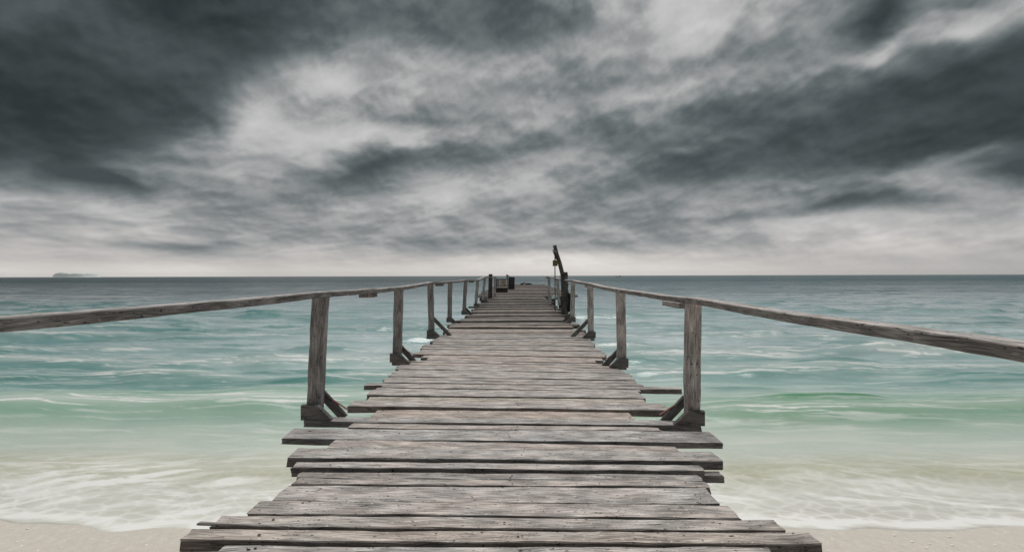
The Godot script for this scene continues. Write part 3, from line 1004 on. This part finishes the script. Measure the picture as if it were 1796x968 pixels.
func build_pier_things() -> void:
	# thick mooring pile on the right
	var base := Vector3(1.40, deck_height(1.4, -13.4), -13.4)
	var pile := thing("mooring_pile", base)
	put("trunk", log_shape([Vector3(0.02, -2.6, 0), Vector3(0.0, -0.6, 0), Vector3(0, 0.3, 0), Vector3(-0.01, 1.0, 0), Vector3(-0.01, 1.23, 0)], [0.12, 0.11, 0.105, 0.10, 0.095], tint_of(0.95), 16), dark_wood, pile)
	put("cap_ring", log_shape([Vector3(-0.01, 1.12, 0), Vector3(-0.01, 1.16, 0)], [0.103, 0.103], tint_of(0.4), 16, 0.0), dark_wood, pile)
	tag(pile, "thick dark round mooring pile standing against the right railing of the pier", "pile")
	var tall := thing("mooring_pile", Vector3(-1.30, deck_height(-1.3, -22.0), -22.0))
	put("trunk", log_shape([Vector3(0, -2.6, 0), Vector3(0, 0.2, 0), Vector3(0.02, 1.18, 0)], [0.11, 0.10, 0.09], tint_of(0.7), 12), dark_wood, tall)
	put("cap_ring", log_shape([Vector3(0.018, 1.08, 0), Vector3(0.019, 1.12, 0)], [0.098, 0.097], tint_of(0.4), 12, 0.0), dark_wood, tall)
	tag(tall, "dark pile with its top just above the left railing near the landing stage", "pile")
	# tyre fender hung on its outer side
	var tyre := thing("tyre_fender", base + Vector3(0.135, 0.34, 0.02))
	var rubber := plain(Color(0.11, 0.11, 0.11), 0.8, "old rubber")
	var ring := TorusMesh.new()
	ring.inner_radius = 0.14
	ring.outer_radius = 0.28
	var t := put("tyre", ring, rubber, tyre)
	t.rotation_degrees = Vector3(0, 0, 86)
	t.scale = Vector3(1, 0.9, 1)
	put("rope", log_shape([Vector3(-0.02, 0.24, 0), Vector3(-0.06, 0.42, 0), Vector3(-0.03, 0.56, 0)], [0.013, 0.013, 0.013], tint_of(0.7), 6), wood, tyre)
	tag(tyre, "black rubber tyre fender hung on the outer side of the thick mooring pile", "tyre")
	# leaning mast
	var mast := thing("leaning_mast", Vector3(1.41, deck_height(1.4, -14.0), -13.95))
	put("trunk", log_shape([Vector3(0.03, -0.5, 0), Vector3(0.0, 0.6, 0), Vector3(-0.02, 1.15, 0), Vector3(-0.11, 1.52, 0), Vector3(-0.20, 1.80, 0), Vector3(-0.265, 2.05, 0)], [0.08, 0.07, 0.066, 0.062, 0.058, 0.056], tint_of(1.35), 12), dark_wood, mast)
	put("bracket", timber(Vector3(-0.22, 1.83, 0.05), Vector3(-0.33, 1.90, 0.06), Vector3.UP, 0.05, 0.05, {"tint": tint_of(0.9), "segs": 2, "wave": 0.002}), wood, mast)
	put("bracket_arm", timber(Vector3(-0.20, 1.62, 0.05), Vector3(-0.285, 1.86, 0.06), Vector3(0, 0, 1), 0.07, 0.04, {"tint": tint_of(0.45), "segs": 2, "wave": 0.002}), dark_wood, mast)
	tag(mast, "dark bent timber mast leaning left above the thick mooring pile", "mast")
	# sign on a thin pole
	var sign_pole := thing("sign_pole", Vector3(1.18, deck_height(1.2, -14.2), -14.2))
	put("pole", log_shape([Vector3(0, -0.3, 0), Vector3(0, 0.9, 0), Vector3(-0.005, 1.82, 0)], [0.017, 0.017, 0.016], Color(1, 1, 1), 8, 0.0), plain(Color(0.38, 0.33, 0.31), 0.6, "rusty pole"), sign_pole)
	var board := put("sign_board", cut_board(PackedVector2Array([Vector2(-0.075, 1.42), Vector2(-0.075, 1.605), Vector2(0.075, 1.61), Vector2(0.08, 1.425)]), 0.02, Color.WHITE), plain(Color(0.47, 0.44, 0.27), 0.6, "faded yellow paint"), sign_pole, Vector3(0, 0, 0.017))
	board.set_meta("label", "faded olive yellow board")
	tag(sign_pole, "thin pole with a small faded yellow board in front of the leaning mast", "sign")
	# white bag
	var bag := thing("plastic_bag", Vector3(1.72, deck_height(1.6, -21.6), -21.6))
	var bm := log_shape([Vector3(-0.13, 0.03, 0), Vector3(-0.07, 0.05, 0.02), Vector3(0.01, 0.075, 0), Vector3(0.07, 0.10, 0.01), Vector3(0.11, 0.12, 0), Vector3(0.125, 0.13, 0)], [0.02, 0.045, 0.07, 0.085, 0.06, 0.02], Color.WHITE, 12, 0.25)
	put("bag", bm, plain(Color(0.85, 0.86, 0.87), 0.5, "white plastic"), bag)
	put("knot", log_shape([Vector3(0.12, 0.13, 0), Vector3(0.14, 0.17, 0.01), Vector3(0.12, 0.2, 0)], [0.015, 0.02, 0.006], Color.WHITE, 7, 0.3), plain(Color(0.85, 0.86, 0.87), 0.5, "white plastic"), bag)
	tag(bag, "small white plastic bag lying on the planks beside the right railing", "bag")
	# low chest with upright boards on the left
	var chest := thing("bench_chest", Vector3(-0.98, deck_height(-1, -29.5), -29.5))
	put("base", box(Vector3(-0.02, 0.15, 0), Vector3(0.76, 0.30, 0.5), tint_of(0.5)), dark_wood, chest)
	put("lid", box(Vector3(0.02, 0.325, 0), Vector3(0.72, 0.045, 0.54), tint_of(0.95)), wood, chest)
	for q in [[-0.36, 0.11, 0.42], [-0.24, 0.10, 0.62], [-0.11, 0.10, 0.95], [0.33, 0.08, 0.9]]:
		put("slat", box(Vector3(q[0], 0.60, -0.2), Vector3(q[1], 0.50, 0.035), tint_of(q[2])), wood, chest)
	put("top_rail", box(Vector3(-0.02, 0.865, -0.2), Vector3(0.78, 0.04, 0.05), tint_of(0.4)), dark_wood, chest)
	var panel := put("back_panel", box(Vector3(0.10, 0.60, -0.2), Vector3(0.29, 0.49, 0.03), Color(0.85, 0.72, 0.56)), wood, chest)
	panel.set_meta("label", "brown back panel")
	tag(chest, "dark low chest with upright slats and a brown back panel at left of the landing", "chest")
	# upright locker
	var locker := thing("upright_locker", Vector3(-0.52, deck_height(-0.5, -36.0), -36.0))
	put("cabinet", cut_board(PackedVector2Array([Vector2(-0.16, 0), Vector2(-0.16, 0.96), Vector2(0.32, 0.98), Vector2(0.32, 0)]), 0.45, tint_of(0.5)), dark_wood, locker)
	put("door", cut_board(PackedVector2Array([Vector2(-0.02, 0.06), Vector2(-0.02, 0.90), Vector2(0.28, 0.92), Vector2(0.28, 0.06)]), 0.03, tint_of(0.62)), dark_wood, locker, Vector3(0, 0, 0.452))
	put("side_board", timber(Vector3(-0.22, -0.02, 0.3), Vector3(-0.27, 1.14, 0.3), Vector3(0, 0, 1), 0.13, 0.05, {"tint": tint_of(0.9, -0.4), "segs": 3}), wood, locker)
	put("roof_board", timber(Vector3(-0.31, 1.17, 0.25), Vector3(0.0, 0.98, 0.25), Vector3(0.5, 1, 0), 0.5, 0.05, {"tint": tint_of(0.55), "segs": 2}), dark_wood, locker)
	tag(locker, "dark upright wooden locker with a slanted grey side board on the landing stage", "locker")
	# mooring cleats at the far edge
	var n := 0
	for q in [[0.62, 0.30, "broad low dark bollard at the far edge of the landing, left of its companion"], [1.30, 0.42, "long low dark bollard at the far edge of the landing, nearer the right railing"]]:
		var cl := thing("mooring_bollard", Vector3(q[0], deck_height(0.5, -52.5) + 0.02, -52.5))
		var wd: float = q[1]
		put("post", log_shape([Vector3(0, -0.02, 0), Vector3(0, 0.14 if n == 0 else 0.05, 0)], [0.1, 0.085], tint_of(0.5), 10), dark_wood, cl)
		put("crossbar", log_shape([Vector3(-wd, 0.08 if n == 1 else 0.04, 0), Vector3(0, 0.14, 0), Vector3(wd, 0.10 if n == 1 else 0.22, 0)], [0.06, 0.08, 0.05], tint_of(0.5), 10), dark_wood, cl)
		tag(cl, q[2], "bollard", "bollards at the end of the landing")
		n += 1
	# blue pipe under the planks at the left
	var pipe := thing("blue_pipe", Vector3(-1.27, EYE - 1.245, -3.86))
	put("tube", log_shape([Vector3(-0.03, -0.01, 0.06), Vector3(0.30, 0.015, -0.06)], [0.022, 0.022], Color.WHITE, 10, 0.0), plain(Color(0.30, 0.50, 0.66), 0.5, "blue plastic"), pipe)
	put("coupling", log_shape([Vector3(-0.03, -0.01, 0.06), Vector3(0.01, -0.007, 0.046)], [0.027, 0.027], Color.WHITE, 10, 0.0), plain(Color(0.30, 0.50, 0.66), 0.5, "blue plastic"), pipe)
	tag(pipe, "blue plastic pipe poking out under the planks by the nearest left foot block", "pipe")

func boat(at: Vector3, length: float, label: String, heading: float) -> void:
	var b := thing("distant_boat", at)
	b.rotation.y = heading
	var hull := SurfaceTool.new()
	hull.begin(Mesh.PRIMITIVE_TRIANGLES)
	hull.set_smooth_group(-1)
	var rings := []
	for i in 9:
		var k := i / 8.0
		var half := length * 0.10 * sin(PI * clampf(k * 0.82 + 0.16, 0.0, 1.0))
		var sheer := length * (0.055 + 0.09 * pow(absf(k - 0.62) * 1.6, 2.5))
		rings.append([Vector3((k - 0.5) * length, sheer, half), Vector3((k - 0.5) * length * 0.9, -0.2, half * 0.5), Vector3((k - 0.5) * length * 0.9, -0.2, -half * 0.5), Vector3((k - 0.5) * length, sheer, -half)])
	for i in 8:
		for j in 4:
			var q := [rings[i][j], rings[i][(j + 1) % 4], rings[i + 1][(j + 1) % 4], rings[i + 1][j]]
			for m in [0, 1, 2, 0, 2, 3]:
				hull.add_vertex(q[m])
	for e in [0, 8]:
		for m in [0, 1, 2, 0, 2, 3]:
			hull.add_vertex(rings[e][m])
	hull.generate_normals()
	put("hull", hull.commit(), plain(Color(0.16, 0.17, 0.18), 0.7, "dark hull"), b)
	put("cabin", timber(Vector3(length * 0.22, length * 0.11, 0), Vector3(length * 0.38, length * 0.11, 0), Vector3.UP, length * 0.10, length * 0.10, {"segs": 2, "wave": 0.0, "rag": 0.0}), plain(Color(0.22, 0.23, 0.24), 0.7, "dark cabin"), b)
	put("mast", log_shape([Vector3(length * 0.3, length * 0.15, 0), Vector3(length * 0.3, length * 0.26, 0)], [length * 0.008, length * 0.006], Color.WHITE, 6, 0.0), plain(Color(0.22, 0.23, 0.24), 0.7, "dark cabin"), b)
	tag(b, label, "boat", "boats on the horizon")

func build_far() -> void:
	boat(Vector3(1100.0 * (1084.0 - 907.0) / 800.0, 0, -1100.0), 14.5, "small dark fishing boat on the horizon right of the leaning mast", 0.05)
	boat(Vector3(2600.0 * (269.5 - 907.0) / 800.0, 0, -2600.0), 13.0, "tiny boat on the horizon at far left, between island and left railing", 0.1)
	boat(Vector3(2600.0 * (1470.0 - 907.0) / 800.0, 0, -2600.0), 8.0, "tiny boat on the horizon at far right, above the sloping right handrail", 0.2)
	# the island
	var dist := 11000.0
	var xc := dist * (125.0 - 907.0) / 800.0
	var width := dist * 63.0 / 800.0
	var height := dist * 8.0 / 800.0
	var st := SurfaceTool.new()
	st.begin(Mesh.PRIMITIVE_TRIANGLES)
	st.set_smooth_group(1)
	var ns := noise(91, 1.0, 4)
	for i in 33:
		for j in 65:
			var u := j / 32.0 - 1.0
			var v := i / 16.0 - 1.0
			var r := sqrt(pow(absf(u), 3.0) + pow(absf(v), 3.0))
			var hump := 0.80 + 0.22 * exp(-pow((u + 0.25) / 0.35, 2.0)) + 0.08 * exp(-pow((u - 0.55) / 0.25, 2.0))
			var hh := height * (1.0 - smoothstep(0.72, 1.0, r)) * hump * (1.0 + 0.22 * ns.get_noise_2d(u * 4.0, v * 4.0)) - 2.0
			st.add_vertex(Vector3(u * width * 0.5, hh, v * width * 0.4))
	for i in 32:
		for j in 64:
			var a := i * 65 + j
			for k in [a, a + 65, a + 1, a + 1, a + 65, a + 66]:
				st.add_index(k)
	st.generate_normals()
	var isl := thing("island", Vector3(xc, 0, -dist))
	put("hill", st.commit(), plain(Color(0.84, 0.87, 0.86), 0.9, "haze toned slopes"), isl)  # slopes coloured very pale to paint in distance haze
	tag(isl, "low pale hazy island with a rounded flat top on the horizon at far left", "island")

# ---------------------------------------------------------------- scene
func _ready() -> void:
	rng.seed = 4711
	var cam := Camera3D.new()
	cam.name = "camera"
	cam.position = Vector3(0, EYE, 0)
	cam.rotation = Vector3(0.0, 0.01125, -0.00278)
	cam.fov = 62.27
	cam.near = 0.05
	cam.far = 40000.0
	add_child(cam)
	cam.current = true
	var env := Environment.new()
	env.background_mode = Environment.BG_SKY
	var sky := Sky.new()
	var pano := PanoramaSkyMaterial.new()
	pano.panorama = make_sky()
	pano.energy_multiplier = 1.0 / EXPOSURE
	sky.sky_material = pano
	env.sky = sky
	env.tonemap_mode = Environment.TONE_MAPPER_LINEAR
	env.tonemap_exposure = EXPOSURE
	env.sdfgi_enabled = true
	env.ssao_enabled = true
	env.ssil_enabled = true
	env.fog_enabled = true
	env.fog_density = 0.00002
	env.fog_light_color = Color(0.86, 0.87, 0.87)
	var we := WorldEnvironment.new()
	we.name = "environment"
	we.environment = env
	add_child(we)
	var sun := DirectionalLight3D.new()
	sun.name = "overcast_sun"
	sun.light_energy = 0.5
	sun.light_angular_distance = 40.0
	sun.light_color = Color(1.0, 0.985, 0.965)
	sun.shadow_enabled = true
	sun.rotation_degrees = Vector3(-62, 176, 0)
	add_child(sun)

	make_wood()
	build_sand()
	build_sea()
	pier = thing("wooden_pier", Vector3.ZERO)
	tag(pier, "weathered grey plank pier with rough handrails running straight out over the sea", "pier")
	build_frame()
	build_deck()
	build_nails()
	build_railing(POSTS_L, -1.0)
	build_railing(POSTS_R, 1.0)
	build_pier_things()
	build_far()
	build_shells()
